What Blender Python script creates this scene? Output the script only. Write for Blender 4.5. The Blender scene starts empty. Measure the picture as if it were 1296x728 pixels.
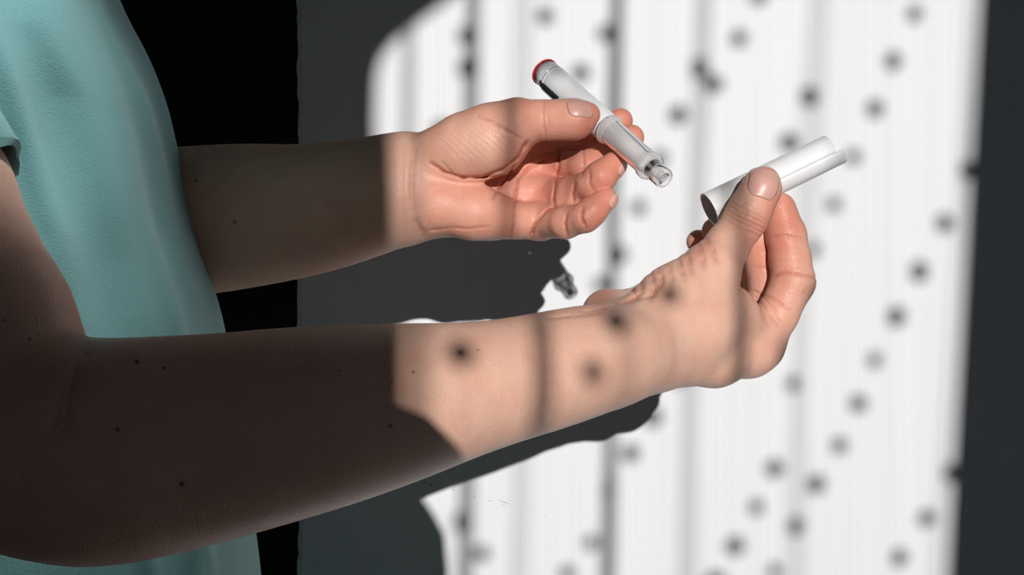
import bpy, bmesh, math, random
import numpy as np
from mathutils import Vector, Matrix

random.seed(7)
rng = np.random.default_rng(7)
C = bpy.context.scene.collection
SC = bpy.context.scene

# ------------------------------------------------------------------ units
F = 1800.0                      # focal length in pixels of the 1296 px wide frame (50 mm lens)
CAM_Z = 1.2
WALL_Y = 1.17


def P(u, v, Y):
    """pixel + real depth in metres -> world point"""
    return np.array([(u - 648.0) / F * Y, Y, CAM_Z - (v - 364.0) / F * Y])


def Pv(u, v, Y):
    return Vector(P(u, v, Y))


# ------------------------------------------------------------------ camera, light, exposure
cam_d = bpy.data.cameras.new('camera_view')
cam_d.sensor_width = 36.0
cam_d.lens = 50.0
cam_d.clip_start = 0.01
cam = bpy.data.objects.new('camera_view', cam_d)
cam.location = (0, 0, CAM_Z)
cam.rotation_euler = (math.pi / 2, 0, 0)
C.objects.link(cam)
SC.camera = cam

SUN_DIR = Vector((-0.100, 1.0, -0.181)).normalized()      # direction the low sun travels
SD = np.array([-0.100, 1.0, -0.181])
sun_d = bpy.data.lights.new('low_sun', 'SUN')
sun_d.energy = 4.05
sun_d.angle = math.radians(0.48)
sun_d.color = (1.0, 0.975, 0.95)
sun = bpy.data.objects.new('low_sun', sun_d)
sun.rotation_euler = SUN_DIR.to_track_quat('-Z', 'Y').to_euler()
sun.location = (0.5, -5, 3)
C.objects.link(sun)

world = bpy.data.worlds.new('dusk_air')
SC.world = world
world.use_nodes = True
wb = world.node_tree.nodes['Background']
wb.inputs[0].default_value = (0.58, 0.80, 1.0, 1)
wb.inputs[1].default_value = 0.055

spot_d = bpy.data.lights.new('shirt_fill_spot', 'SPOT')  # added fill to brighten the shirt, no such lamp in the room
spot_d.energy = 66.0
spot_d.spot_size = math.radians(14.5)
spot_d.spot_blend = 0.8
spot_d.shadow_soft_size = 0.05
spot_d.color = (0.97, 1.0, 1.0)
spot = bpy.data.objects.new('shirt_fill_spot', spot_d)
spot.location = (-0.04, 0.47, 2.35)
spot.rotation_euler = (Vector((-0.31, 0.75, 1.17)) - Vector(spot.location)).to_track_quat('-Z', 'Y').to_euler()
C.objects.link(spot)

vs = SC.view_settings
vs.view_transform = 'Standard'
vs.look = 'None'
vs.exposure = 0.0
vs.gamma = 1.0
vs.use_curve_mapping = False


# ------------------------------------------------------------------ materials
class M:
    def __init__(self, name):
        self.m = bpy.data.materials.new(name)
        self.m.use_nodes = True
        self.t = self.m.node_tree
        self.b = self.t.nodes['Principled BSDF']
        self.out = self.t.nodes['Material Output']

    def n(self, kind, **kw):
        nd = self.t.nodes.new(kind)
        for k, v in kw.items():
            if k.startswith('i_'):
                key = k[2:]
                key = int(key) if key.isdigit() else key.replace('_', ' ')
                nd.inputs[key].default_value = v
            else:
                setattr(nd, k, v)
        return nd

    def l(self, a, b):
        self.t.links.new(a, b)

    def set(self, **kw):
        for k, v in kw.items():
            self.b.inputs[k.replace('_', ' ')].default_value = v
        return self


def simple(name, col, rough=0.5, **kw):
    m = M(name)
    m.set(Base_Color=(*col, 1), Roughness=rough)
    for k, v in kw.items():
        m.b.inputs[k.replace('_', ' ')].default_value = v
    # faint surface mottling so nothing is a dead flat colour
    tc = m.n('ShaderNodeTexCoord')
    nz = m.n('ShaderNodeTexNoise', i_Scale=180.0, i_Detail=3.0)
    bp = m.n('ShaderNodeBump', i_Strength=0.04, i_Distance=0.0006)
    m.l(tc.outputs['Object'], nz.inputs['Vector'])
    m.l(nz.outputs['Fac'], bp.inputs['Height'])
    m.l(bp.outputs['Normal'], m.b.inputs['Normal'])
    return m.m


def mat_skin():
    m = M('skin')
    m.set(Roughness=0.42)
    m.b.inputs['Specular IOR Level'].default_value = 0.28
    m.b.inputs['Subsurface Weight'].default_value = 0.15
    m.b.inputs['Subsurface Radius'].default_value = (1.0, 0.32, 0.2)
    m.b.inputs['Subsurface Scale'].default_value = 0.002
    red = m.n('ShaderNodeAttribute', attribute_name='redness')
    mole = m.n('ShaderNodeAttribute', attribute_name='mole')
    tc = m.n('ShaderNodeTexCoord')
    n1 = m.n('ShaderNodeTexNoise', i_Scale=75.0, i_Detail=4.0, i_Roughness=0.6)
    m.l(tc.outputs['Object'], n1.inputs['Vector'])
    ad = m.n('ShaderNodeMath', operation='MULTIPLY_ADD', i_1=0.7, i_2=-0.35)
    m.l(n1.outputs['Fac'], ad.inputs[0])
    sm = m.n('ShaderNodeMath', operation='ADD', use_clamp=True)
    m.l(red.outputs['Fac'], sm.inputs[0])
    m.l(ad.outputs[0], sm.inputs[1])
    mx = m.n('ShaderNodeMix', data_type='RGBA')
    mx.inputs['A'].default_value = (0.84, 0.53, 0.40, 1)
    mx.inputs['B'].default_value = (0.68, 0.265, 0.185, 1)
    m.l(sm.outputs[0], mx.inputs['Factor'])
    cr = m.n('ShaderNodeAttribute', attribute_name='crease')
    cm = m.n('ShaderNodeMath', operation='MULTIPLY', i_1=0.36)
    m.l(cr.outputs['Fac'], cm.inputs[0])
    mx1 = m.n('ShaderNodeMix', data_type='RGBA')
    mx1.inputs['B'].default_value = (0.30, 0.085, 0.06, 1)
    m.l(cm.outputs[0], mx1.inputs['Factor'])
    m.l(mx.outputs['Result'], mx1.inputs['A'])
    mx2 = m.n('ShaderNodeMix', data_type='RGBA')
    mx2.inputs['B'].default_value = (0.10, 0.035, 0.025, 1)
    m.l(mole.outputs['Fac'], mx2.inputs['Factor'])
    m.l(mx1.outputs['Result'], mx2.inputs['A'])
    m.l(mx2.outputs['Result'], m.b.inputs['Base Color'])
    # pores: fine cells + fine noise
    vo = m.n('ShaderNodeTexVoronoi', i_Scale=900.0)
    n2 = m.n('ShaderNodeTexNoise', i_Scale=420.0, i_Detail=4.0)
    m.l(tc.outputs['Object'], vo.inputs['Vector'])
    m.l(tc.outputs['Object'], n2.inputs['Vector'])
    mm = m.n('ShaderNodeMath', operation='ADD')
    m.l(vo.outputs['Distance'], mm.inputs[0])
    m.l(n2.outputs['Fac'], mm.inputs[1])
    bp = m.n('ShaderNodeBump', i_Strength=0.28, i_Distance=0.0005)
    m.l(mm.outputs[0], bp.inputs['Height'])
    m.l(bp.outputs['Normal'], m.b.inputs['Normal'])
    return m.m


def mat_nail():
    m = M('fingernail')
    m.set(Base_Color=(0.70, 0.40, 0.33, 1), Roughness=0.36)
    m.b.inputs['Subsurface Weight'].default_value = 0.3
    m.b.inputs['Subsurface Scale'].default_value = 0.002
    m.b.inputs['Coat Weight'].default_value = 0.3
    tc = m.n('ShaderNodeTexCoord')
    nz = m.n('ShaderNodeTexNoise', i_Scale=120.0, i_Detail=2.0)
    m.l(tc.outputs['Object'], nz.inputs['Vector'])
    rp = m.n('ShaderNodeMix', data_type='RGBA')
    rp.inputs['A'].default_value = (0.74, 0.40, 0.33, 1)
    rp.inputs['B'].default_value = (0.66, 0.36, 0.31, 1)
    m.l(nz.outputs['Fac'], rp.inputs['Factor'])
    m.l(rp.outputs['Result'], m.b.inputs['Base Color'])
    return m.m


def mat_shirt():
    m = M('teal_cotton')
    m.set(Roughness=0.9)
    m.b.inputs['Sheen Weight'].default_value = 0.25
    m.b.inputs['Sheen Roughness'].default_value = 0.6
    tc = m.n('ShaderNodeTexCoord')
    nz = m.n('ShaderNodeTexNoise', i_Scale=850.0, i_Detail=3.0)
    n2 = m.n('ShaderNodeTexNoise', i_Scale=9.0, i_Detail=3.0)
    m.l(tc.outputs['Object'], nz.inputs['Vector'])
    m.l(tc.outputs['Object'], n2.inputs['Vector'])
    mx = m.n('ShaderNodeMix', data_type='RGBA')
    mx.inputs['A'].default_value = (0.15, 0.37, 0.37, 1)
    mx.inputs['B'].default_value = (0.205, 0.44, 0.44, 1)
    m.l(nz.outputs['Fac'], mx.inputs['Factor'])
    m.l(mx.outputs['Result'], m.b.inputs['Base Color'])
    bp = m.n('ShaderNodeBump', i_Strength=0.4, i_Distance=0.0006)
    m.l(nz.outputs['Fac'], bp.inputs['Height'])
    m.l(bp.outputs['Normal'], m.b.inputs['Normal'])
    return m.m


def mat_wall():
    m = M('white_wall_paint')
    m.set(Roughness=0.55)
    tc = m.n('ShaderNodeTexCoord')
    mp = m.n('ShaderNodeMapping')
    mp.inputs['Scale'].default_value = (330, 330, 3.0)
    nz = m.n('ShaderNodeTexNoise', i_Scale=1.0, i_Detail=3.0)
    m.l(tc.outputs['Object'], mp.inputs['Vector'])
    m.l(mp.outputs['Vector'], nz.inputs['Vector'])
    n2 = m.n('ShaderNodeTexNoise', i_Scale=260.0, i_Detail=4.0)
    m.l(tc.outputs['Object'], n2.inputs['Vector'])
    mx = m.n('ShaderNodeMix', data_type='RGBA')
    mx.inputs['A'].default_value = (0.665, 0.68, 0.70, 1)
    mx.inputs['B'].default_value = (0.75, 0.755, 0.765, 1)
    m.l(nz.outputs['Fac'], mx.inputs['Factor'])
    m.l(mx.outputs['Result'], m.b.inputs['Base Color'])
    ad = m.n('ShaderNodeMath', operation='MULTIPLY_ADD', i_1=0.6)
    m.l(n2.outputs['Fac'], ad.inputs[0])
    m.l(nz.outputs['Fac'], ad.inputs[2])
    bp = m.n('ShaderNodeBump', i_Strength=0.18, i_Distance=0.0008)
    m.l(ad.outputs[0], bp.inputs['Height'])
    m.l(bp.outputs['Normal'], m.b.inputs['Normal'])
    return m.m


def mat_sheer():
    """thin woven net: the more edge-on the cloth, the less light passes"""
    m = M('sheer_net')
    m.t.nodes.remove(m.b)
    geo = m.n('ShaderNodeNewGeometry')
    dt = m.n('ShaderNodeVectorMath', operation='DOT_PRODUCT')
    m.l(geo.outputs['Incoming'], dt.inputs[0])
    m.l(geo.outputs['Normal'], dt.inputs[1])
    ab = m.n('ShaderNodeMath', operation='ABSOLUTE')
    m.l(dt.outputs['Value'], ab.inputs[0])
    mxx = m.n('ShaderNodeMath', operation='MAXIMUM', i_1=0.08)
    m.l(ab.outputs[0], mxx.inputs[0])
    inv = m.n('ShaderNodeMath', operation='DIVIDE', i_0=1.0)
    m.l(mxx.outputs[0], inv.inputs[1])
    # vertical threads
    tc = m.n('ShaderNodeTexCoord')
    mp = m.n('ShaderNodeMapping')
    mp.inputs['Scale'].default_value = (110, 1, 0.35)
    nz = m.n('ShaderNodeTexNoise', i_Scale=1.0, i_Detail=3.0, i_Roughness=0.65)
    m.l(tc.outputs['Object'], mp.inputs['Vector'])
    m.l(mp.outputs['Vector'], nz.inputs['Vector'])
    tb = m.n('ShaderNodeMapRange')
    tb.inputs['From Min'].default_value = 0.3
    tb.inputs['From Max'].default_value = 0.7
    tb.inputs['To Min'].default_value = 0.845
    tb.inputs['To Max'].default_value = 0.925
    m.l(nz.outputs['Fac'], tb.inputs['Value'])
    pw = m.n('ShaderNodeMath', operation='POWER')
    m.l(tb.outputs['Result'], pw.inputs[0])
    m.l(inv.outputs[0], pw.inputs[1])
    tr = m.n('ShaderNodeBsdfTransparent')
    df = m.n('ShaderNodeBsdfDiffuse')
    df.inputs['Color'].default_value = (0.75, 0.76, 0.78, 1)
    mix = m.n('ShaderNodeMixShader')
    m.l(pw.outputs[0], mix.inputs[0])
    m.l(df.outputs[0], mix.inputs[1])
    m.l(tr.outputs[0], mix.inputs[2])
    m.l(mix.outputs[0], m.out.inputs['Surface'])
    return m.m


def mat_clear(name, tint=(1, 1, 1), rough=0.03, ior=1.35, body=0.25):
    """moulded clear plastic: mostly see-through, a little milky, glossy at grazing angles"""
    m = M(name)
    m.t.nodes.remove(m.b)
    tr = m.n('ShaderNodeBsdfTransparent')
    tr.inputs['Color'].default_value = (*tint, 1)
    df = m.n('ShaderNodeBsdfDiffuse')
    df.inputs['Color'].default_value = (0.88, 0.87, 0.87, 1)
    gl = m.n('ShaderNodeBsdfGlossy')
    gl.inputs['Roughness'].default_value = rough + .08
    nz = m.n('ShaderNodeTexNoise', i_Scale=300.0)
    bp = m.n('ShaderNodeBump', i_Strength=0.03, i_Distance=0.0003)
    m.l(nz.outputs['Fac'], bp.inputs['Height'])
    m.l(bp.outputs['Normal'], gl.inputs['Normal'])
    fr = m.n('ShaderNodeFresnel', i_IOR=ior)
    lw = m.n('ShaderNodeLayerWeight', i_Blend=0.35)
    mr = m.n('ShaderNodeMapRange')
    mr.inputs['To Min'].default_value = body * .35
    mr.inputs['To Max'].default_value = min(1, body * 2.2)
    m.l(lw.outputs['Facing'], mr.inputs['Value'])
    m1 = m.n('ShaderNodeMixShader')
    m.l(mr.outputs['Result'], m1.inputs[0])
    m.l(tr.outputs[0], m1.inputs[1])
    m.l(df.outputs[0], m1.inputs[2])
    m2 = m.n('ShaderNodeMixShader')
    m.l(fr.outputs[0], m2.inputs[0])
    m.l(m1.outputs[0], m2.inputs[1])
    m.l(gl.outputs[0], m2.inputs[2])
    m.l(m2.outputs[0], m.out.inputs['Surface'])
    return m.m


SKIN, NAIL, SHIRT, WALL, SHEER = mat_skin(), mat_nail(), mat_shirt(), mat_wall(), mat_sheer()
DOORWAY_DARK = simple('doorway_dark', (0.004, 0.0045, 0.006), 0.6)  # darkness of the doorway put into the base colour
DRAPE = simple('slate_drape', (0.10, 0.105, 0.115), 0.9)
BEAD = simple('net_bobble', (0.5, 0.5, 0.52), 0.8)
FLOORM = simple('grey_floor', (0.16, 0.155, 0.15), 0.6)
FRAMEM = simple('window_frame_paint', (0.6, 0.6, 0.6), 0.5)
CAMM = simple('camera_black', (0.02, 0.02, 0.022), 0.5)
WHITE_PL = simple('white_plastic', (0.87, 0.88, 0.89), 0.32)
GREY_PL = simple('grey_plastic', (0.55, 0.57, 0.59), 0.35)
DARK_PL = simple('dark_plastic', (0.03, 0.03, 0.035), 0.3)
RED_PL = simple('red_plastic', (0.62, 0.02, 0.03), 0.35)
CHROME = simple('silver_plastic', (0.70, 0.71, 0.73), 0.22)
CLEAR = mat_clear('clear_plastic', (.985, .975, .975), .10, 1.1, .5)
CLEAR2 = mat_clear('clear_nozzle', (0.95, 0.955, 0.96), 0.08, 1.18, .6)
FROST = simple('frosted_plunger', (0.80, 0.77, 0.77), 0.35)
SCRATCH = simple('wall_scuff', (0.25, 0.25, 0.26), 0.8)


# ------------------------------------------------------------------ object helpers
def link(name, me, mat, parent=None):
    o = bpy.data.objects.new(name, me)
    if mat:
        me.materials.append(mat)
    C.objects.link(o)
    if parent:
        o.parent = parent
        o.matrix_parent_inverse = parent.matrix_world.inverted()
    return o


def from_bm(name, bm, mat, parent=None, smooth=False):
    me = bpy.data.meshes.new(name)
    bm.normal_update()
    bm.to_mesh(me)
    bm.free()
    if smooth:
        me.polygons.foreach_set('use_smooth', [True] * len(me.polygons))
    return link(name, me, mat, parent)


def tag(o, label=None, cat=None, group=None, kind=None):
    if label: o['label'] = label
    if cat: o['category'] = cat
    if group: o['group'] = group
    if kind: o['kind'] = kind
    return o


def empty(name, loc, label, cat, group=None):
    o = bpy.data.objects.new(name, None)
    o.location = loc
    o.empty_display_size = 0.05
    C.objects.link(o)
    o.matrix_world = Matrix.Translation(loc)
    return tag(o, label, cat, group)


def box(bm, lo, hi):
    r = bmesh.ops.create_cube(bm, size=1.0)
    for v in r['verts']:
        for i in range(3):
            v.co[i] = lo[i] + (v.co[i] + 0.5) * (hi[i] - lo[i])


def grid_mesh(name, pts, mat, parent=None, smooth=True, closed_u=False):
    """pts: (nv, nu, 3) array"""
    nv, nu = pts.shape[:2]
    idx = np.arange(nv * nu).reshape(nv, nu)
    if closed_u:
        idx = np.concatenate([idx, idx[:, :1]], 1)
    q = np.stack([idx[:-1, :-1], idx[:-1, 1:], idx[1:, 1:], idx[1:, :-1]], -1).reshape(-1, 4)
    return np_mesh(name, pts.reshape(-1, 3), q, mat, parent, smooth)


def np_mesh(name, verts, quads, mat, parent=None, smooth=True):
    me = bpy.data.meshes.new(name)
    me.vertices.add(len(verts))
    me.vertices.foreach_set('co', np.asarray(verts, np.float32).ravel())
    me.loops.add(len(quads) * 4)
    me.loops.foreach_set('vertex_index', np.asarray(quads, np.int32).ravel())
    me.polygons.add(len(quads))
    me.polygons.foreach_set('loop_start', np.arange(0, len(quads) * 4, 4, dtype=np.int32))
    me.polygons.foreach_set('use_smooth', np.full(len(quads), smooth))
    me.update(calc_edges=True)
    me.validate()
    return link(name, me, mat, parent)


def frame_from(d, up=(0, 0, 1)):
    d = Vector(d).normalized()
    s = d.cross(Vector(up)).normalized()
    return s, d.cross(s).normalized() * -1, d


def lathe(name, a, d, prof, mat, parent, seg=64, close=False):
    """prof: list of (t metres along the axis, radius)"""
    s, w, d = frame_from(d)
    s, w, d = np.array(s), np.array(w), np.array(d)
    th = np.linspace(0, 2 * math.pi, seg, endpoint=False)
    ring = np.cos(th)[:, None] * s + np.sin(th)[:, None] * w
    pts = np.array([a + d * t + ring * r for t, r in prof])
    if close:
        pts = np.concatenate([pts, pts[:1]], 0)
    return grid_mesh(name, pts, mat, parent, True, True)


# ------------------------------------------------------------------ the room
def build_room():
    # back wall: starts at the chipped vertical edge of the dark doorway
    xe = P(377, 0, WALL_Y)[0]
    bm = bmesh.new()
    n = 420
    zs = np.linspace(0.0, 2.6, n)
    jag = np.cumsum(rng.normal(0, 0.00035, n))
    jag = jag - np.convolve(jag, np.ones(31) / 31, 'same') + rng.normal(0, 0.0004, n)
    f0 = [bm.verts.new((xe + jag[i], WALL_Y, zs[i])) for i in range(n)]
    f1 = [bm.verts.new((xe + 0.004 + jag[i] * 0.3, WALL_Y - 0.0012, zs[i])) for i in range(n)]
    b0 = [bm.verts.new((xe + jag[i] * 0.4, WALL_Y + 0.14, zs[i])) for i in range(n)]
    r0 = [bm.verts.new((1.5, WALL_Y - 0.0012, zs[i])) for i in range(n)]
    for i in range(n - 1):
        bm.faces.new((f0[i], f1[i], f1[i + 1], f0[i + 1]))
        bm.faces.new((f1[i], r0[i], r0[i + 1], f1[i + 1]))
        bm.faces.new((b0[i], f0[i], f0[i + 1], b0[i + 1]))
    w = from_bm('wall_back', bm, WALL)
    tag(w, 'white painted wall catching the sun, chipped along its left edge', None, None, 'structure')
    # small scuffs in the paint below the near arm
    bm = bmesh.new()
    for (u0, v0, u1, v1, wd) in [(629, 632, 647, 639, .7), (618, 633.5, 622, 634.5, 1.0), (572, 619, 576, 621, .9),
                                 (599, 628, 602, 629, .8), (533, 609, 541, 611, 1.1), (541, 612, 549, 616, 1.2),
                                 (523, 613, 533, 618, .5), (634, 637, 641, 641, .4), (688, 651, 691, 653, .5)]:
        a, b = P(u0, v0, WALL_Y - .0014), P(u1, v1, WALL_Y - .0014)
        t = (b - a) / np.linalg.norm(b - a)
        nrm = np.array([-t[2], 0, t[0]]) * wd * 0.0004
        m_ = (a + b) / 2
        top = [a, m_ + nrm, b, m_ - nrm]
        vv = [bm.verts.new(p) for p in top]
        bm.faces.new(vv)
        cc = bm.verts.new(m_ + np.array([0, -.0003, 0]))
        for i in range(4):
            bm.faces.new((vv[i], vv[(i + 1) % 4], cc))
    tag(from_bm('scuff', bm, SCRATCH, w), None, None, None, 'stuff')
    # dark doorway: its darkness put into a near-black panel set back, jamb wall to the left
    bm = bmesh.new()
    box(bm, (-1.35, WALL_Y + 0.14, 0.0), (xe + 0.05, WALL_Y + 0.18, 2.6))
    d = from_bm('doorway_dark_panel', bm, DOORWAY_DARK)
    tag(d, 'near-black panel painted as the dark of the doorway behind the person', None, None, 'structure')
    bm = bmesh.new()
    box(bm, (-2.2, WALL_Y - 0.0012, 0.0), (-1.35, WALL_Y + 0.14, 2.6))
    tag(from_bm('wall_left', bm, WALL), 'white wall left of the dark doorway', None, None, 'structure')
    bm = bmesh.new()
    box(bm, (-2.2, -1.5, -0.05), (1.5, WALL_Y + 0.18, 0.0))
    tag(from_bm('floor', bm, FLOORM), 'grey floor', None, None, 'structure')
    bm = bmesh.new()
    box(bm, (-2.3, -1.5, 0.0), (-2.2, WALL_Y + 0.14, 2.6))
    tag(from_bm('wall_side', bm, FLOORM), 'grey side wall at the far left', None, None, 'structure')
    bm = bmesh.new()
    box(bm, (-2.3, -1.5, 2.6), (1.5, WALL_Y + 0.18, 2.7))
    tag(from_bm('ceiling', bm, FLOORM), 'grey ceiling', None, None, 'structure')
    # window wall behind the photographer
    y0, y1 = -1.5, -1.4
    bm = bmesh.new()
    X0, X1, Z0, Z1 = -0.75, 1.15, 0.75, 2.25
    box(bm, (-2.2, y0, 0), (X0, y1, 2.6))
    box(bm, (X1, y0, 0), (1.5, y1, 2.6))
    box(bm, (X0, y0, 0), (X1, y1, Z0))
    box(bm, (X0, y0, Z1), (X1, y1, 2.6))
    tag(from_bm('wall_front', bm, WALL), 'white wall around the window', None, None, 'structure')
    bm = bmesh.new()
    for lo, hi in (((X0, y0, Z0), (X0 + .05, y1 + .01, Z1)), ((X1 - .05, y0, Z0), (X1, y1 + .01, Z1)),
                   ((X0 + .05, y0, Z0), (X1 - .05, y1 + .01, Z0 + .05)), ((X0 + .05, y0, Z1 - .05), (X1 - .05, y1 + .01, Z1))):
        box(bm, lo, hi)
    tag(from_bm('window_1', bm, FRAMEM), 'white window frame', None, None, 'structure')


build_room()

# ------------------------------------------------------------------ curtains hanging in the window
CUR_Y = -0.95


def to_curtain(u, v, y=CUR_Y):
    """where the sun ray that lands on wall point (u,v) passes the curtain"""
    w = P(u, v, WALL_Y)
    return w + SD * (y - WALL_Y)


def build_curtains():
    # pleats: x on the wall at top / bottom of the view, half width in px, layers, depth of each lap (m)
    folds = [(430, 420, 8, 3, .012), (516, 503, 6, 3, .028), (601, 586, 8, 5, .036), (664, 655, 9, 3, .012), (783, 766, 7, 7, .034),
             (888, 869, 9, 3, .020), (1033, 1003, 13, 3, .008), (1226, 1186, 4, 3, .006)]
    cols = []                      # (u, slope index, offset px, y)
    uu, y = 300.0, 0.0
    for fi, (a, b, w, nl, d) in enumerate(folds):
        m_ = (a + b) / 2
        while uu < m_ - w - 4:
            cols.append((uu, None, 0, y)); uu += 4
        sg = -1 if y > 0 else 1
        n_ = 12
        for k in range(nl):
            for i in range(n_ + 1):
                q = i / n_
                off = (-1 + 2 * q) * w * (1 if k % 2 == 0 else -1)
                # slow at the turns so the cloth rounds over
                off = math.sin(q * math.pi - math.pi / 2) * w * (1 if k % 2 == 0 else -1)
                yy = y + sg * d * (k + q)
                cols.append((m_, fi, off, yy))
        y += sg * d * nl
        uu = m_ + w + 4
    while uu < 1420:
        cols.append((uu, None, 0, y)); uu += 4
    vsn = np.linspace(-500, 1150, 56)
    pts = np.zeros((len(vsn), len(cols), 3))
    cu = np.array([c[0] for c in cols])
    fm = np.array([(f[0] + f[1]) / 2 for f in folds])
    for j, v in enumerate(vsn):
        sh = np.array([(f[1] - f[0]) * (v / 728.0 - .5) + 2.5 * math.sin(v * 0.006 + f[0]) for f in folds])
        dx = np.interp(cu, fm, sh)
        wob = 1 + .22 * math.sin(v * .011) 
        for i, (u, fi, off, y) in enumerate(cols):
            p = to_curtain(u + dx[i] + off * wob, v)
            p = p + SD * (y + .003 * math.sin(u * .021 + .4 + v * .002))
            pts[j, i] = p
    root = empty('sheer_curtain', Vector(to_curtain(860, 1150)), 'white sheer net curtain with bobbles hanging in the window', 'curtain')
    grid_mesh('net', pts, SHEER, root)
    dots = [(1157, 17), (1130, 77), (1107, 137), (1080, 198), (1055, 258), (1030, 315), (1002, 372), (1185, -45),
            (1225, 215), (1195, 282), (1163, 343), (1134, 400), (1107, 455), (1086, 510), (1062, 563), (1033, 612), (1007, 665), (980, 722),
            (1204, 598), (1172, 655), (1138, 705), (1105, 760),
            (935, 48), (903, 106), (858, 145), (885, 86), (960, -6), (835, 200), (808, 262), (782, 322),
            (1024, 122), (998, 180), (968, 240), (940, 300), (912, 362), (885, 420), (858, 475), (826, 527), (798, 573), (770, 620), (748, 686), (718, 725),
            (1003, 485), (980, 592), (957, 641), (930, 690), (905, 735),
            (766, 42), (735, 92), (708, 150), (760, 360), (705, 491), (653, 520), (631, 563), (531, 556), (545, 470), (590, 45), (583, 660), (592, 85),
            (560, 165), (690, 20), (610, 700), (640, 240)]
    bob = None
    for (u, v) in dots:
        c = Vector(to_curtain(u, v)) + Vector((0, -0.004, 0))
        if bob is None:
            bm = bmesh.new()
            bmesh.ops.create_icosphere(bm, subdivisions=2, radius=0.0080)
            for vt in bm.verts:
                vt.co.y *= 0.5
                vt.co *= 1 + 0.12 * math.sin(vt.co.x * 900) * math.cos(vt.co.z * 700)
            bob = from_bm('bobble', bm, BEAD, None, True)
            o = bob
        else:
            o = bob.copy()
            C.objects.link(o)
        o.location = c
        s = random.uniform(.8, 1.12)
        o.scale = (s * random.uniform(.85, 1.1), s, s)
        o.parent = root
        o.matrix_parent_inverse = Matrix.Translation(root.location).inverted()

    # added drapes, unseen, their edges shaped to bound the sunlit patch
    def shade_drape(name, path, far_u, label, sgn):
        path = np.array(path, float)
        vv = np.linspace(path[0, 1], path[-1, 1], 120)
        edge = np.interp(vv, path[:, 1], path[:, 0])
        k = np.array([1, 2, 1]) / 4
        for _ in range(2):
            e2 = np.convolve(edge, k, 'same'); e2[0], e2[-1] = edge[0], edge[-1]; edge = e2
        nu = 70
        P_ = np.zeros((120, nu, 3))
        for j in range(120):
            t = np.linspace(0, 1, nu)
            u = edge[j] + (far_u - edge[j]) * t
            for i in range(nu):
                p = to_curtain(u[i], vv[j], CUR_Y - 0.33)
                p[1] += 0.022 * math.sin(t[i] * 46) * min(1, t[i] * 6)
                P_[j, i] = p
        o = grid_mesh(name, P_, DRAPE)
        so = o.modifiers.new('thick', 'SOLIDIFY')
        so.thickness = 0.002
        tag(o, label, 'curtain')

    shade_drape('shade_drape', [(650, -330), (625, -60), (600, -22), (568, 2), (528, 30), (499, 52), (483, 68), (476, 92), (474, 170), (488, 290), (493, 412), (493, 640), (493, 1150)],
          -560, 'added slate cloth shaped to shade the left of the window', -1)
    shade_drape('shade_drape', [(1264, -330), (1238, 0), (1197, 728), (1176, 1150)], 1700, 'added slate cloth shaped to shade the right of the window', 1)


build_curtains()


# ------------------------------------------------------------------ photographer's camera on a tripod
def build_photo_camera():
    root = empty('camera', (0, -0.06, 0), 'black stills camera on a tripod facing the person', 'camera')
    out = [(-70, -38), (66, -38), (68, -16), (65, 15), (56, 32), (44, 49), (29, 62), (15, 67), (-26, 68), (-36, 50), (-60, 42), (-70, 20)]
    bm = bmesh.new()
    f = [bm.verts.new((x / 1000, -0.035, CAM_Z + z / 1000)) for x, z in out]
    b = [bm.verts.new((x / 1000, -0.085, CAM_Z + z / 1000)) for x, z in out]
    bm.faces.new(f); bm.faces.new(b[::-1])
    for i in range(len(out)):
        j = (i + 1) % len(out)
        bm.faces.new((f[i], b[i], b[j], f[j]))
    bmesh.ops.recalc_face_normals(bm, faces=bm.faces)
    from_bm('camera_body', bm, CAMM, root)
    lathe('lens', np.array([0, -0.036, CAM_Z]), (0, 1, 0), [(0, .001), (0, .036), (.02, .036), (.022, .033), (.022, .03), (.005, .024), (.004, .001)], CAMM, root)
    lathe('column', np.array([0, -0.06, CAM_Z - .038]), (0, 0, -1.0001), [(0, .001), (0, .02), (.02, .022), (.03, .012), (.5, .012), (.5, .001)], CAMM, root, 24) if False else None
    bm = bmesh.new()
    box(bm, (-.012, -.072, CAM_Z - .6), (.012, -.048, CAM_Z - .038))
    from_bm('column', bm, CAMM, root)
    for a in (math.radians(270), math.radians(150), math.radians(30)):
        top = Vector((0, -.06, CAM_Z - .45)); ft = Vector((math.cos(a) * .38, -.06 + math.sin(a) * .38, 0.0))
        d = ft - top
        lathe('leg', np.array(top), d, [(0, .001), (0, .013), (d.length - .01, .009), (d.length - .004, .001)], CAMM, root, 16)


build_photo_camera()


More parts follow.
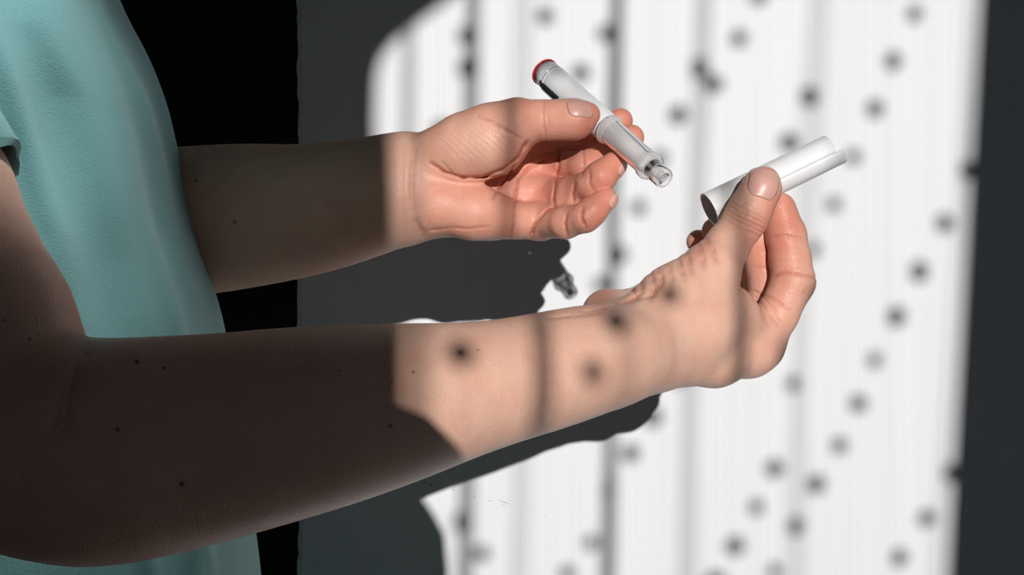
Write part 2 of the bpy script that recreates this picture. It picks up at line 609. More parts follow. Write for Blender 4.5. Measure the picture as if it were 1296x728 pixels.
# ------------------------------------------------------------------ implicit body: rounded cones blended together
class Prim:
    __slots__ = ('a', 'b', 'ra', 'rb', 'w', 's', 'c', 'R')

    def __init__(self, a, b, ra, rb, w=None, s=1.0):
        self.a, self.b, self.ra, self.rb = np.asarray(a, float), np.asarray(b, float), ra, rb
        self.w = None if w is None else np.asarray(w, float) / np.linalg.norm(w)
        self.s = s
        self.c = (self.a + self.b) / 2
        self.R = np.linalg.norm(self.b - self.a) / 2 + max(ra, rb) * max(s, 1.0)

    def d(self, p):
        a, b = self.a, self.b
        pa = p - a
        ba = b - a
        if self.w is not None:
            f = 1.0 / self.s - 1.0
            pa = pa + (pa @ self.w)[:, None] * self.w * f
            ba = ba + (ba @ self.w) * self.w * f
        l2 = ba @ ba
        if l2 < 1e-10:
            return np.sqrt(np.einsum('ij,ij->i', pa, pa)) - self.ra
        rr = self.ra - self.rb
        a2 = max(l2 - rr * rr, 1e-9)
        il2 = 1 / l2
        y = pa @ ba
        z = y - l2
        q = pa * l2 - y[:, None] * ba
        x2 = np.einsum('ij,ij->i', q, q)
        y2 = y * y * l2
        z2 = z * z * l2
        k = np.sign(rr) * rr * rr * x2
        o = (np.sqrt(x2 * a2 * il2) + y * rr) * il2 - self.ra
        c1 = np.sign(z) * a2 * z2 > k
        c2 = np.sign(y) * a2 * y2 < k
        o = np.where(c2, np.sqrt(x2 + y2) * il2 - self.ra, o)
        o = np.where(c1, np.sqrt(x2 + z2) * il2 - self.rb, o)
        return o


def smin(a, b, k):
    h = np.maximum(k - np.abs(a - b), 0) / k
    return np.minimum(a, b) - h * h * k * 0.25


mm = 0.001


def smooth_path(pts, n=3):
    p = np.array(pts, float)
    e = np.concatenate([[2 * p[0] - p[1]], p, [2 * p[-1] - p[-2]]])
    out = []
    for i in range(1, len(e) - 2):
        for k in range(n):
            t = k / n
            a, b, c, d = e[i - 1], e[i], e[i + 1], e[i + 2]
            out.append(.5 * (2 * b + (c - a) * t + (2 * a - 5 * b + 4 * c - d) * t * t + (3 * b - a - 3 * c + d) * t ** 3))
    out.append(p[-1])
    return [tuple(q) for q in out]


def chain(pts, w=None, s=1.0):
    """pts: (u, v, Y, r_mm[, s])"""
    out = []
    for p, q in zip(pts[:-1], pts[1:]):
        ss = (p[4] + q[4]) / 2 if len(p) > 4 else s
        out.append(Prim(P(*p[:3]), P(*q[:3]), p[3] * mm, q[3] * mm, w, ss))
    return out


UP = (0, 0, 1)
DEP = (0, 1, 0)
SIDES = {}

# ---- far arm and hand: palm to the camera, thumb on top (the person's left) -------------
armL = chain(smooth_path([(-260, 60, 1.02, 44), (-60, 210, 1.02, 41), (110, 286, .975, 38), (180, 283, .95, 39), (250, 279, .928, 38.6), (315, 273, .910, 36.3), (380, 267, .894, 32.8), (440, 256, .880, 30.0), (500, 241, .869, 27.0), (530, 237, .867, 25.0)]), UP, 1.2)
for a_ in armL: a_.R *= 1.35
palmL = armL + chain([(520, 238, .868, 21), (552, 236, .868, 19)], UP, 1.4)
palmL += chain([(555, 208, .870, 14), (620, 195, .882, 12), (684, 180, .892, 10.5)])
palmL += chain([(552, 228, .871, 14), (630, 216, .885, 12), (700, 210, .890, 10.5)])
palmL += chain([(550, 250, .868, 14), (630, 245, .880, 12), (698, 244, .879, 10.5)])
palmL += chain([(548, 268, .862, 14.5), (620, 276, .868, 12.5), (684, 281, .863, 10.2)])
palmL += chain([(684, 182, .8935, 9.5), (700, 212, .893, 9.5), (697, 246, .883, 9.5), (684, 280, .868, 9.5)])
palmL += chain([(697, 262, .875, 8.5), (715, 262, .853, 7.5), (728, 260, .842, 6.5)])
palmL += chain([(556, 258, .855, 17.5), (600, 268, .853, 16), (655, 279, .856, 11)])
palmL += chain([(560, 197, .856, 18.5), (592, 186, .849, 20), (622, 178, .843, 20.5), (655, 160, .836, 14)])
thumbL = chain([(625, 172, .843, 17), (655, 153, .834, 12.6), (682, 152, .829, 11.3), (698, 152, .827, 11.2), (714, 151.5, .825, 11.3), (727, 151, .823, 11.4), (744, 145, .822, 7.2)])
indexL = chain([(684, 182, .892, 10), (730, 182, .886, 9.4), (764, 170, .876, 8.6), (785, 153, .866, 7.7)])
middleL = chain([(698, 211, .890, 10), (740, 211, .862, 9.2), (773, 196, .857, 8.6), (799, 174, .856, 7.8)])
ringL = chain([(697, 245, .879, 10), (724, 243, .850, 9.2), (748, 234, .832, 8.8), (760, 224, .830, 9.2), (776, 209, .833, 7.6)])
pinkyL = chain([(685, 281, .863, 10), (716, 282, .836, 9.2), (741, 275, .824, 8.6), (750, 267, .824, 8.4), (766, 252, .826, 6.9)])
SIDES['L'] = dict(palm=(palmL, 6 * mm), fingers=[(thumbL, 3 * mm, 6 * mm), (indexL, 3 * mm, 6 * mm), (middleL, 3 * mm, 5 * mm), (ringL, 2.5 * mm, 5 * mm), (pinkyL, 2.5 * mm, 5 * mm)])

# ---- near arm and hand: thumb side to the camera, holding the cap (the person's right) ---
armR = chain([(-230, 60, .70, 50), (-120, 260, .645, 47), (-45, 420, .61, 45), (20, 560, .59, 43)], DEP, 1.0)
armR += chain(smooth_path([(20, 560, .59, 42), (110, 573, .592, 44.5), (200, 564, .602, 43.3), (290, 550, .613, 41), (370, 535, .625, 39), (440, 523, .638, 36.3), (500, 511, .65, 33.5), (550, 501, .661, 30.5), (600, 491, .672, 28), (650, 480, .684, 26.6), (700, 468, .696, 26), (750, 455, .710, 24.8), (800, 446, .728, 22.5)], 2))
palmR = armR + chain([(765, 452, .718, 22), (825, 450, .742, 18), (905, 452, .772, 15), (950, 446, .789, 12.5), (964, 438, .795, 11.2)])
palmR += chain([(770, 440, .735, 20), (840, 440, .775, 15), (968, 428, .818, 11)])
palmR += chain([(775, 425, .755, 18), (850, 430, .795, 14), (955, 412, .838, 10.5)])
palmR += chain([(780, 415, .765, 17), (850, 420, .81, 13), (940, 402, .855, 10)])
palmR += chain([(768, 397, .775, 13.5), (810, 400, .79, 14), (860, 400, .81, 12)])         # heel of the hand
palmR += chain([(800, 425, .735, 19), (850, 385, .75, 18), (900, 344, .762, 14)])          # thumb metacarpal
palmR += chain([(830, 435, .745, 19), (880, 415, .757, 19), (925, 408, .776, 13)])          # first web
palmR += chain([(890, 385, .760, 17), (925, 395, .776, 12), (957, 420, .79, 9.5)])
thumbR = chain([(865, 375, .756, 16), (898, 344, .764, 13.4), (920, 312, .770, 11.6), (942, 280, .773, 11.2), (950, 265, .773, 11.3), (963, 240, .774, 10.4), (968, 229, .775, 7.8)])
indexR = chain([(964, 438, .795, 11.5), (984, 398, .799, 11.5), (1004, 357, .80, 12), (1000, 328, .802, 11.4), (995, 298, .803, 11), (987, 264, .803, 9.0)])
middleR = chain([(962, 425, .818, 10.5), (973, 362, .820, 11), (958, 302, .817, 10), (945, 270, .815, 8.5)])
ringR = chain([(955, 412, .838, 10), (962, 352, .852, 9.4), (925, 305, .846, 8.6), (905, 292, .832, 7.8)])
pinkyR = chain([(940, 402, .855, 9.5), (932, 348, .868, 8.4), (903, 318, .862, 7.8), (884, 306, .850, 7.2)])
SIDES['R'] = dict(palm=(palmR, 8 * mm), fingers=[(thumbR, 4 * mm, 9 * mm), (indexR, 3 * mm, 7 * mm), (middleR, 3 * mm, 5 * mm), (ringR, 3 * mm, 5 * mm), (pinkyR, 3 * mm, 5 * mm)])

# creases: (polyline in the photo's pixels, half width mm, depth mm, (Ymin, Ymax), side)
GROOVES = []


def groove(side, pts, w, dep, y0=.5, y1=1.1):
    GROOVES.append((side, np.array(pts, float), w, dep, y0, y1))


# far hand palm
groove('L', [(667, 179), (655, 200), (636, 215), (612, 224), (585, 225), (562, 218), (545, 206)], 1.3, 1.5)
groove('L', [(652, 206), (643, 222), (632, 238), (624, 252)], 1.0, 1.1)
groove('L', [(690, 202), (670, 212), (656, 226), (652, 250), (650, 285), (646, 300)], 1.0, 1.2)
groove('L', [(560, 205), (575, 222), (600, 226), (642, 222), (668, 214)], .9, .45)
groove('L', [(524, 190), (521, 215), (521, 250), (526, 280), (536, 296)], 2.4, .7)
groove('L', [(708, 190), (707, 212), (702, 232)], 1.1, 1.6)
groove('L', [(703, 232), (700, 250), (702, 263)], 1.1, 1.6)
groove('L', [(702, 262), (690, 268), (678, 283), (672, 300)], 1.1, 1.6)
groove('L', [(659, 175), (642, 166), (622, 153), (606, 147)], 1.1, .7, .5, .9)
groove('L', [(689, 128), (687, 150), (691, 176)], 1.0, .55)
groove('L', [(694, 128), (693, 145), (695, 160)], .8, .3)
for k in range(9):
    x0 = 548 + k * 8
    groove('L', [(x0, 168 + 1.2 * k - k * 2.5), (x0 + 18, 185 - k * 2), (x0 + 40, 206 - k * 2.4)], .8, .16)
groove('L', [(540, 292), (575, 288), (592, 290), (620, 286)], 1.2, .5)
groove('L', [(728, 232), (725, 245), (727, 258)], 1.0, 1.6)
groove('L', [(747, 216), (746, 232), (752, 242)], 1.1, 1.0, .5, .85)
groove('L', [(718, 270), (715, 284), (718, 298)], 1.0, 1.5)
groove('L', [(738, 262), (736, 276), (742, 288)], 1.0, 1.6)
groove('L', [(738, 190), (739, 210), (736, 224)], 1.0, .7)
groove('L', [(512, 180), (509, 230), (512, 290)], 1.6, .35)
# near hand
for pts, dd in ([(893, 303), (903, 318), (908, 332)], .8), ([(884, 309), (889, 324), (891, 338)], .7), ([(868, 322), (874, 336), (876, 345)], .8), \
        ([(858, 328), (862, 340), (868, 352)], .9), ([(845, 338), (851, 352), (850, 362)], .7), ([(835, 345), (838, 358), (829, 368), (824, 378)], 1.0), \
        ([(824, 348), (829, 360), (824, 372)], .8), ([(812, 356), (812, 370), (800, 382)], .9), ([(800, 362), (803, 374), (792, 385)], .6):
    groove('R', pts, 1.9, dd * 1.25, .5, .79)
groove('R', [(735, 396), (770, 390), (800, 380), (830, 374)], 1.4, .7, .5, .78)
groove('R', [(690, 403), (740, 399), (785, 393)], 1.1, .5, .5, .75)
for k, (dx, dy) in enumerate([(0, 0), (-1, 5), (1, -6), (-3, 11), (3, -11)]):
    groove('R', [(921 + dx, 266 + dy), (934 + dx, 274 + dy), (950 + dx, 281 + dy), (966 + dx, 289 + dy)], .8, 1.0 - .12 * k, .5, .79)
groove('R', [(936, 262), (944, 256), (953, 262), (962, 271)], .6, .35, .5, .79)
groove('R', [(974, 301), (990, 298), (1014, 301)], .9, .6)
groove('R', [(974, 304), (990, 301.5), (1010, 304)], .8, .3)
groove('R', [(978, 350), (992, 345), (1010, 347), (1034, 352)], 1.0, .9)
groove('R', [(978, 330), (995, 329), (1018, 331)], .8, .2)
groove('R', [(950, 340), (962, 338), (974, 341)], .8, .4, .8, .9)
groove('R', [(948, 366), (962, 372), (978, 378), (1000, 392)], 1.1, .6)
groove('R', [(952, 372), (970, 392), (985, 412)], .8, .45)
groove('R', [(962, 372), (978, 390), (990, 408)], .8, .4)
groove('R', [(955, 385), (966, 400), (976, 416)], .7, .3)
groove('R', [(1016, 372), (1021, 365)], .7, .5)
groove('R', [(112, 444), (96, 470), (82, 505), (74, 540)], 5.0, .9, .4, .68)


def poly_dist(u, v, pts):
    d = np.full(u.shape, 1e9)
    for (ax, ay), (bx, by) in zip(pts[:-1], pts[1:]):
        ex, ey = bx - ax, by - ay
        t = np.clip(((u - ax) * ex + (v - ay) * ey) / (ex * ex + ey * ey), 0, 1)
        d = np.minimum(d, np.hypot(u - ax - t * ex, v - ay - t * ey))
    return d


NAILCUT = []        # filled below: shallow seats for the nails


def eval_side(p, side, centre=None, hd=0.0, grooves=True):
    S = SIDES[side]

    def group(prims, k):
        d = None
        for q in prims:
            if centre is not None and np.linalg.norm(q.c - centre) - q.R - hd > 0.017:
                continue
            e = q.d(p)
            d = e if d is None else smin(d, e, k)
        return d
    palm = group(*S['palm'])
    tot = palm
    for prims, k, kb in S['fingers']:
        f = group(prims, k)
        if f is None:
            continue
        if palm is not None:
            f = smin(palm, f, kb)
        tot = f if tot is None else np.minimum(tot, f)
    if tot is None:
        return np.full(len(p), 0.05)
    if grooves:
        Y = p[:, 1]
        u = p[:, 0] / Y * F + 648
        v = (CAM_Z - p[:, 2]) / Y * F + 364
        u0, u1, v0, v1 = u.min(), u.max(), v.min(), v.max()
        ym, yM = Y.min(), Y.max()
        for (sd, pts, w, dep, y0, y1) in GROOVES:
            pad = w * 3 * 2.6
            if sd != side or pts[:, 0].min() - pad > u1 or pts[:, 0].max() + pad < u0 or pts[:, 1].min() - pad > v1 or pts[:, 1].max() + pad < v0 or ym > y1 or yM < y0:
                continue
            dist = poly_dist(u, v, pts) * (Y / F) / mm
            g = np.exp(-(dist / (w * .72)) ** 2) * dep * 1.45 * mm
            g = g * (.72 + .28 * np.sin(u * .31 + v * .23 + pts[0, 0]) * np.sin(u * .11 - v * .17))
            # creases fade towards their ends
            e0 = np.hypot(u - pts[0, 0], v - pts[0, 1]); e1 = np.hypot(u - pts[-1, 0], v - pts[-1, 1])
            g = g * np.clip(np.minimum(e0, e1) / 8 + .25, 0, 1)
            g = np.where((Y > y0) & (Y < y1), g, 0)
            tot = tot + g
    return tot


def mesh_sides(h=0.0007, B=16):
    allv, allq, base = [], [], 0
    sides_out = []
    for side in ('L', 'R'):
        prims = SIDES[side]['palm'][0] + sum([f[0] for f in SIDES[side]['fingers']], [])
        lo = np.min([np.minimum(q.a, q.b) - max(q.ra, q.rb) * q.s for q in prims], 0) - .004
        hi = np.max([np.maximum(q.a, q.b) + max(q.ra, q.rb) * q.s for q in prims], 0) + .004
        nb = np.ceil((hi - lo) / (h * B)).astype(int)
        I, J, K = np.meshgrid(*[np.arange(n) for n in nb], indexing='ij')
        blocks = np.stack([I.ravel(), J.ravel(), K.ravel()], 1)
        cen = lo + (blocks + .5) * h * B
        hd = h * B * math.sqrt(3) / 2
        d0 = np.full(len(cen), 1e9)
        for q in prims:
            d0 = np.minimum(d0, q.d(cen))
        keep = (d0 < hd + .012) & (d0 > -hd - .014)
        blocks, cen = blocks[keep], cen[keep]
        N = nb * B + 2
        g = np.arange(B + 1)
        GX, GY, GZ = np.meshgrid(g, g, g, indexing='ij')
        loc = np.stack([GX.ravel(), GY.ravel(), GZ.ravel()], 1)
        keys, vpos, quads = [], [], []
        off = np.array([[0, 0, 0], [1, 0, 0], [0, 1, 0], [1, 1, 0], [0, 0, 1], [1, 0, 1], [0, 1, 1], [1, 1, 1]])
        EDG = [(0, 1), (2, 3), (4, 5), (6, 7), (0, 2), (1, 3), (4, 6), (5, 7), (0, 4), (1, 5), (2, 6), (3, 7)]

        def key(c):
            return (c[..., 0].astype(np.int64) * N[1] + c[..., 1]) * N[2] + c[..., 2]
        for bl, ce in zip(blocks, cen):
            gi = bl * B + loc
            p = lo + gi * h
            d = eval_side(p, side, ce, hd).reshape(B + 1, B + 1, B + 1)
            ins = d < 0
            if ins.all() or not ins.any():
                continue
            cs = [d[o[0]:B + o[0], o[1]:B + o[1], o[2]:B + o[2]] for o in off]
            cnt = sum((c < 0).astype(np.int8) for c in cs)
            ac = np.argwhere((cnt > 0) & (cnt < 8))
            if len(ac):
                vals = np.stack([c[ac[:, 0], ac[:, 1], ac[:, 2]] for c in cs], 1)
                acc = np.zeros((len(ac), 3)); n = np.zeros(len(ac))
                for a, b in EDG:
                    va, vb = vals[:, a], vals[:, b]
                    cr = (va < 0) != (vb < 0)
                    t = np.where(cr, va / np.where(cr, va - vb, 1), 0)
                    acc += np.where(cr[:, None], off[a] + t[:, None] * (off[b] - off[a]), 0)
                    n += cr
                keys.append(key(bl * B + ac))
                vpos.append(lo + (bl * B + ac + acc / n[:, None]) * h)
            for ax in range(3):
                sl0 = [slice(0, B)] * 3
                sl1 = [slice(0, B)] * 3
                sl1[ax] = slice(1, B + 1)
                A, Bv = ins[tuple(sl0)], ins[tuple(sl1)]
                e = np.argwhere(A != Bv)
                if not len(e):
                    continue
                flip = A[e[:, 0], e[:, 1], e[:, 2]]
                ge = bl * B + e
                a1, a2 = (ax + 1) % 3, (ax + 2) % 3
                o1 = np.zeros(3, int); o1[a1] = 1
                o2 = np.zeros(3, int); o2[a2] = 1
                qk = np.stack([key(ge - o1 - o2), key(ge - o2), key(ge), key(ge - o1)], 1)
                qk = np.where(flip[:, None], qk, qk[:, ::-1])
                quads.append(qk)
        keys = np.concatenate(keys); vpos = np.concatenate(vpos); quads = np.concatenate(quads)
        o = np.argsort(keys); keys, vpos = keys[o], vpos[o]
        ix = np.clip(np.searchsorted(keys, quads), 0, len(keys) - 1)
        ok = (keys[ix] == quads).all(1)
        allv.append(vpos); allq.append(ix[ok] + base); base += len(vpos)
        sides_out.append(np.full(len(vpos), 0 if side == 'L' else 1))
    return np.concatenate(allv), np.concatenate(allq), np.concatenate(sides_out)


person = empty('person', Vector((-0.33, 0.86, 0)), 'person in a teal shirt with both forearms stretched out, holding an injector pen', 'person')


def build_body():
    v, q, sd = mesh_sides()
    body = np_mesh('body', v, q, SKIN, person)
    me = body.data
    u_ = v[:, 0] / v[:, 1] * F + 648
    v_ = (CAM_Z - v[:, 2]) / v[:, 1] * F + 364
    red = np.full(len(v), 0.18)

    def spot_(side, cx, cy, r, amt):
        g = np.exp(-(((u_ - cx) ** 2 + (v_ - cy) ** 2) / r ** 2)) * amt
        red[:] = np.where(sd == side, red + g, red)
    red += np.where(sd == 0, .5 / (1 + np.exp(-(u_ - 535) / 8)), 0)
    spot_(0, 760, 270, 30, .35); spot_(0, 770, 215, 30, .35); spot_(0, 750, 160, 25, .3); spot_(0, 790, 155, 30, .4)
    spot_(0, 690, 220, 40, .25); spot_(0, 600, 180, 38, -.45); spot_(0, 560, 255, 30, .1)
    spot_(1, 995, 270, 42, .8); spot_(1, 1000, 345, 45, .45); spot_(1, 960, 320, 30, .45); spot_(1, 880, 305, 22, .6)
    spot_(1, 968, 215, 14, .4); spot_(1, 990, 420, 50, .25); spot_(1, 760, 380, 25, .35)
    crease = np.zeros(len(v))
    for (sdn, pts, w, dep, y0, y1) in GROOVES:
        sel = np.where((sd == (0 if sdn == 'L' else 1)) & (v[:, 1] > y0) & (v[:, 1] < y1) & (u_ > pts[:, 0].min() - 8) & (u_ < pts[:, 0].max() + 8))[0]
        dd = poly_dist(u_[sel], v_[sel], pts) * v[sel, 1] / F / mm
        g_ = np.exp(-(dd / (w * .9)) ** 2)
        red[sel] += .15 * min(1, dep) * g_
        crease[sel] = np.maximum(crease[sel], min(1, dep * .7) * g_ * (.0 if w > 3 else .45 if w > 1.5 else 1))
    a = me.attributes.new('redness', 'FLOAT', 'POINT')
    a.data.foreach_set('value', np.clip(red, 0, 1).astype(np.float32))
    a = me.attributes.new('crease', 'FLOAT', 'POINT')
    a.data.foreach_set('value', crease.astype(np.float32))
    mole = np.zeros(len(v))
    for (cx, cy, r, side, am) in [(173, 458, 3.2, 1, .9), (208, 466, 2.6, 1, .8), (149, 544, 3.2, 1, .9), (230, 613, 3.6, 1, .95), (494, 539, 3, 1, .8), (429, 469, 2, 1, .6),
                                  (523, 471, 2, 1, .7), (496, 483, 2, 1, .6), (605, 443, 1.6, 1, .6), (248, 229, 1.8, 0, .8), (297, 281, 2.6, 0, .6), (37, 429, 2.6, 1, .6), (6, 405, 3, 1, .5)]:
        mole = np.maximum(mole, np.where((sd == side) & (v[:, 1] < .93), am * np.exp(-(((u_ - cx) ** 2 + (v_ - cy) ** 2) / r ** 2) ** 2), 0))
    a = me.attributes.new('mole', 'FLOAT', 'POINT')
    a.data.foreach_set('value', mole.astype(np.float32))
    return body


def nail(side, base, tip, width, view, lift=0.45, out=0.006):
    """nail plate laid on the surface: base/tip (u,v,Y) on the finger's back, width mm, view = outward normal"""
    a, b = P(*base), P(*tip)
    n = np.array(view, float); n /= np.linalg.norm(n)
    t = b - a
    L = np.linalg.norm(t); t /= L
    n = n - (n @ t) * t; n /= np.linalg.norm(n)
    s = np.cross(t, n)
    nu, nv = 25, 29
    W = width * mm / 2
    uu = np.linspace(-1, 1, nu); vv_ = np.linspace(0, 1, nv)
    V, U = np.meshgrid(vv_, uu, indexing='ij')
    # rounded base and tip outline
    sh = np.ones_like(V)
    lo = V < .35
    sh = np.where(lo, np.sqrt(np.clip(1 - ((.35 - V) / .42) ** 2, 0, 1)), sh)
    hi_ = V > .72
    sh = np.where(hi_, np.sqrt(np.clip(1 - ((V - .72) / .40) ** 2, 0.02, 1)), sh)
    p0 = a + (V * L)[..., None] * t + (U * W * sh)[..., None] * s
    pts = p0.reshape(-1, 3) + n * out
    for _ in range(22):
        d = eval_side(pts, side, None, 0, True)
        pts = pts - n * np.clip(d, -.003, .003)[:, None] * 0.7
    e = 1 - np.maximum(np.abs(U), np.maximum((.12 - V) / .12, 0)) ** 4
    rise = (lift * (-0.55 + 1.55 * np.clip(e, 0, 1)) + .35 * np.clip((V - .8) / .2, 0, 1)) * mm
    pts = pts.reshape(nv, nu, 3) + n * rise[..., None]
    o = grid_mesh('fingernail', pts, NAIL, person)
    so = o.modifiers.new('thick', 'SOLIDIFY'); so.thickness = 0.0007; so.offset = 0
    return o


body = build_body()
nail('R', (963, 250, .762), (973.5, 212, .764), 15.8, (.10, -1, .18), .3)
nail('L', (719, 141, .815), (748, 135, .8155), 12.5, (.05, -.8, .58), .3, .004)
nail('L', (783, 222, .829), (789, 204, .832), 8, (.85, -.45, -.1), .5, .003)
nail('L', (768, 262, .823), (774, 247, .825), 7, (.85, -.45, -.2), .5, .003)


# ------------------------------------------------------------------ T-shirt
def build_shirt():
    # front silhouette in px (v -> u) at the torso's middle depth
    YC = 0.865
    sil = np.array([(-260, 40), (-120, 92), (0, 138), (60, 171), (120, 194), (220, 217), (320, 243), (410, 269), (470, 279), (560, 294), (670, 308), (728, 316), (900, 330), (1150, 335)], float)
    vv = np.linspace(-260, 1150, 260)
    uu = np.interp(vv, sil[:, 0], sil[:, 1])
    k = np.ones(9) / 9
    us = np.convolve(np.pad(uu, 4, 'edge'), k, 'valid')
    xf = (us - 648) / F * YC
    z = CAM_Z - (vv - 364) / F * YC
    nt = 420
    th = np.linspace(0, 2 * math.pi, nt, endpoint=False)
    pts = np.zeros((len(vv), nt, 3))
    half_x, half_y = 0.125, 0.155
    for j in range(len(vv)):
        hx = half_x + .012 * math.sin(j * .02)
        cx = xf[j] - hx
        c, s = np.cos(th), np.sin(th)
        e = 2 / 2.3
        x = cx + hx * np.sign(c) * np.abs(c) ** e
        y = YC + half_y * np.sign(s) * np.abs(s) ** e
        pts[j] = np.stack([x, y, np.full(nt, z[j])], 1)
    # folds: displaced along the outward radial direction, defined on (height, position)
    px = pts[..., 0] / pts[..., 1] * F + 648
    pvv = CAM_Z - pts[..., 2]
    pv = pvv / pts[..., 1] * F + 364
    near = np.clip((YC + .02 - pts[..., 1]) / .05, 0, 1)
    disp = np.zeros(px.shape)

    def ridge(path, w, amp, soft_side=None):
        nonlocal disp
        path = np.array(path, float)
        uc = np.interp(pv, path[:, 1], path[:, 0])
        d = (px - uc)
        f_ = np.clip((pv - path[0, 1]) / 130, 0, 1) * np.clip((path[-1, 1] - pv) / 130, 0, 1)
        fade = f_ * f_ * (3 - 2 * f_)
        if soft_side:
            d = np.where(d * soft_side > 0, d / 3.0, d)
        disp += .95 * amp * mm * np.exp(-(d / w) ** 2) * fade * near
    ridge([(-40, -255), (28, -60), (52, 30), (107, 125), (135, 225), (150, 275), (168, 330), (190, 430), (205, 560)], 24, 4.5, +1)
    ridge([(45, -255), (95, -60), (128, 30), (165, 110), (190, 180), (213, 260), (225, 300)], 7, 3.0, -1)
    ridge([(-30, -255), (40, 60), (70, 150), (95, 240), (120, 330), (140, 420), (150, 600)], 26, -3)
    ridge([(40, -255), (110, 0), (150, 100), (175, 200), (200, 300), (215, 420)], 12, -2.5)
    ridge([(-90, -255), (-20, 20), (10, 110), (40, 200), (70, 300), (85, 400)], 16, 4)
    ridge([(170, 250), (195, 330), (215, 430), (230, 560), (240, 680), (260, 900)], 12, 3)
    ridge([(150, 560), (170, 640), (190, 728), (210, 800)], 14, 4)
    ridge([(225, 560), (245, 640), (262, 728), (270, 800)], 10, 3)
    n_ = np.stack([(pts[..., 0] - (xf - half_x)[:, None]) / half_x ** 2, (pts[..., 1] - YC) / half_y ** 2, np.zeros(px.shape)], -1)
    n_ /= np.linalg.norm(n_, axis=-1, keepdims=True) + 1e-9
    disp += .0012 * np.sin(pv * .017 + px * .03) * near
    pts = pts + n_ * disp[..., None]
    sh = grid_mesh('tshirt', pts, SHIRT, person, True, True)
    so = sh.modifiers.new('thick', 'SOLIDIFY'); so.thickness = 0.0012; so.offset = -1
    # near sleeve: loose tube about the upper arm, with a turned hem
    ctr = [(-230, 40, .70), (-190, 115, .682), (-150, 190, .665), (-118, 250, .650), (-112, 262, .648), (-110, 266, .6475)]
    rad = [70, 60, 55, 53.5, 53.5, 51.5]
    cp = np.array([P(*c) for c in ctr])
    n = 90
    t = np.linspace(0, 1, n) * (len(ctr) - 1)
    cen = np.stack([np.interp(t, range(len(ctr)), cp[:, i]) for i in range(3)], 1)
    rr = np.interp(t, range(len(ctr)), rad) * mm
    ax = cp[-1] - cp[0]; ax /= np.linalg.norm(ax)
    s1 = np.cross(ax, [0, 1, 0]); s1 /= np.linalg.norm(s1)
    s2 = np.cross(ax, s1)
    th = np.linspace(0, 2 * math.pi, 160, endpoint=False)
    pts = np.zeros((n, 160, 3))
    for j in range(n):
        w = 1 + .035 * np.sin(th * 5 + j * .03) + .02 * np.sin(th * 9 - j * .05)
        pts[j] = cen[j] + (rr[j] * w)[:, None] * (np.cos(th)[:, None] * s1 + np.sin(th)[:, None] * s2)
    for j in range(n):
        low = np.clip(-(pts[j, :, 1] - cen[j][1]) / rr[j], -1, 1)
        pts[j] += ax * ((low * .028 + .004) * (j / (n - 1)) ** 2)[:, None]
    sl = grid_mesh('sleeve', pts, SHIRT, sh, True, True)
    so = sl.modifiers.new('thick', 'SOLIDIFY'); so.thickness = 0.0016; so.offset = -1


build_shirt()


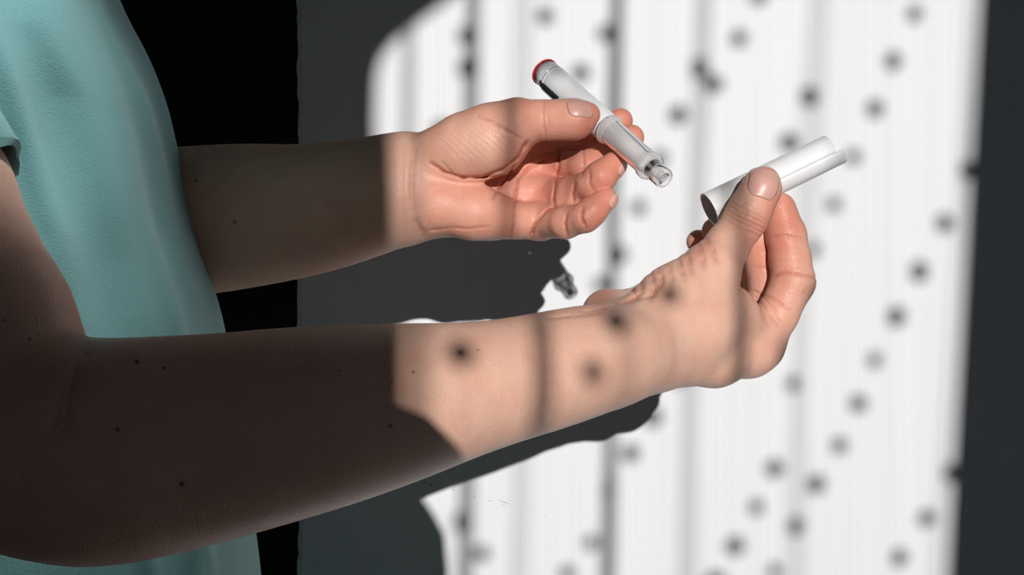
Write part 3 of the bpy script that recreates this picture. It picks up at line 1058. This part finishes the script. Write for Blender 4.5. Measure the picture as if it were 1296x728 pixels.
# ------------------------------------------------------------------ injector pen held by the far hand
def build_pen():
    a = P(689, 91, .882)
    b = P(842, 227.5, .800)
    d = b - a
    L = np.linalg.norm(d)
    d = d / L
    root = empty('injector_pen', Vector(a), 'white injector pen with clear cartridge end and red ringed button, held in the far hand', 'injector pen')
    R = .0087
    T = lambda f: f * L
    lathe('dose_button', a, d, [(-.0008, .0005), (-.0006, R * .97), (.0, R * 1.03), (.0007, R * 1.03), (.0008, R * .97)], RED_PL, root)
    lathe('end_collar', a, d, [(.002, R * .9), (.002, R * .99), (.0105, R * 1.0), (.0105, R * .93)], CHROME, root)
    lathe('collar_ring', a, d, [(.0105, R * .95), (.0105, R * 1.03), (.0122, R * 1.03), (.0122, R * .95)], WHITE_PL, root)
    lathe('barrel', a, d, [(.012, R * .9), (.012, R * .985), (.0135, R), (T(.545), R), (T(.55), R * .985), (T(.55), R * .8)], WHITE_PL, root)
    # dark dose window on the underside of the barrel
    s, w, dd = [np.array(x) for x in frame_from(d)]
    toward = P(684, 117, .85) - P(700, 102, .85)
    toward = toward - (toward @ d) * d
    toward /= np.linalg.norm(toward)
    side = np.cross(d, toward)
    pts = np.zeros((12, 14, 3))
    for j, t in enumerate(np.linspace(.008, .030, 12)):
        for i, an in enumerate(np.linspace(-.75, .75, 14)):
            edge = 1.0 if 0 < j < 11 and 0 < i < 13 else 0.0
            pts[j, i] = a + d * t + (toward * math.cos(an) + side * math.sin(an)) * (R * 1.005 + .0006 * edge)
    grid_mesh('dose_window', pts, DARK_PL, root)
    # small round lock mark near the front of the barrel
    # clear cartridge holder: double flange, tube, front ring
    r2 = .0077
    t0 = T(.55)
    lathe('flange', a, d, [(t0, r2 * .9), (t0, R * 1.04), (t0 + .0016, R * 1.07), (t0 + .0032, R * 1.0), (t0 + .0045, r2 * 1.06), (t0 + .0045, r2 * .9)], CLEAR, root)
    t1 = T(.895)
    lathe('cartridge_holder', a, d, [(t0 + .001, r2), (t1 - .006, r2 * .97), (t1 - .004, r2 * 1.10), (t1 - .001, r2 * 1.13), (t1 + .0005, r2 * 1.05), (t1 + .0012, r2 * .8),
                                     (t1 + .0008, r2 * .72), (t1 - .006, r2 * .82), (t0 + .001, r2 * .84)], CLEAR, root, close=True)
    lathe('plunger', a, d, [(t0 - .004, .0004), (t0 - .004, r2 * .62), (t0 + .012, r2 * .62), (t0 + .012, r2 * .7), (t1 - .012, r2 * .7), (t1 - .011, r2 * .55), (t1 - .011, .0004)], FROST, root)
    # nozzle
    t2 = L
    lathe('nozzle', a, d, [(t1 - .001, .0038), (t1 - .001, .0050), (t1 + .005, .0053), (t1 + .0058, .0060), (t2 - .002, .0060), (t2 - .0006, .0055), (t2, .0046),
                           (t2 - .0004, .0034), (t2 - .0016, .0031), (t1 + .001, .0030)], CLEAR2, root, close=True)
    lathe('seal', a, d, [(t2 - .005, .0003), (t2 - .005, .0026), (t2 - .0014, .0026), (t2 - .0008, .0018), (t2 - .0016, .0012), (t2 - .0016, .0002)], GREY_PL, root)


build_pen()


# ------------------------------------------------------------------ loose pen cap held by the near hand
def build_cap():
    a = P(898, 266, .795)
    b = P(1063, 186, .808)
    d = b - a
    L = np.linalg.norm(d)
    d /= L
    R = .0098
    root = empty('pen_cap', Vector(a), 'white hollow pen cap with a slit and a notched end, pinched in the near hand', 'pen cap')
    tc = np.array([0, 0, CAM_Z]) * 0
    view = np.array([0, 0, CAM_Z]) - (a + b) / 2
    n = view - (view @ d) * d
    n /= np.linalg.norm(n)                   # towards the room's viewer side
    w = np.cross(n, d)
    w /= np.linalg.norm(w)
    if w[2] < 0: w = -w                      # upward across the tube
    seg = 120
    th = np.linspace(-math.pi, math.pi, seg, endpoint=False)     # 0 faces the viewer side, + is up
    seam = -.22

    def end_len(t):
        # upper half stops short with a rounded lip, lower half runs on as a tab
        if seam < t < 2.4:
            e = L - .0065
            q = (t - seam)
            if q < .35:
                e -= (.35 - q) * .010
            return e
        return L - .001 - .0035 * max(0, math.cos((t + 1.2))) * .4 + (.001 if t < -1.0 else 0)
    rings = []
    nn = 60
    for inner in (False, True):
        for j in range(nn):
            f = j / (nn - 1)
            f = f if not inner else 1 - f
            row = []
            for t in th:
                e = end_len(t)
                r = R * (1.0 - .04 * f)
                dseam = abs(t - seam)
                r -= .0007 * math.exp(-(dseam / .06) ** 2) * (1 if f > .35 else 0)
                if seam < t < 2.4: r += .00035
                if inner: r -= .0011
                row.append(a + d * (e * f) + (n * math.cos(t) + w * math.sin(t)) * r)
            rings.append(row)
    rings.append(rings[0])
    sh = grid_mesh('cap_shell', np.array(rings), WHITE_PL, root, True, True)
    m = sh.modifiers.new('flat_edges', 'EDGE_SPLIT'); m.split_angle = math.radians(50)
    # inner liner plug far inside
    lathe('cap_liner', a, d, [(L * .45, .0003), (L * .45, R * .85), (L * .48, R * .85)], GREY_PL, root)


build_cap()
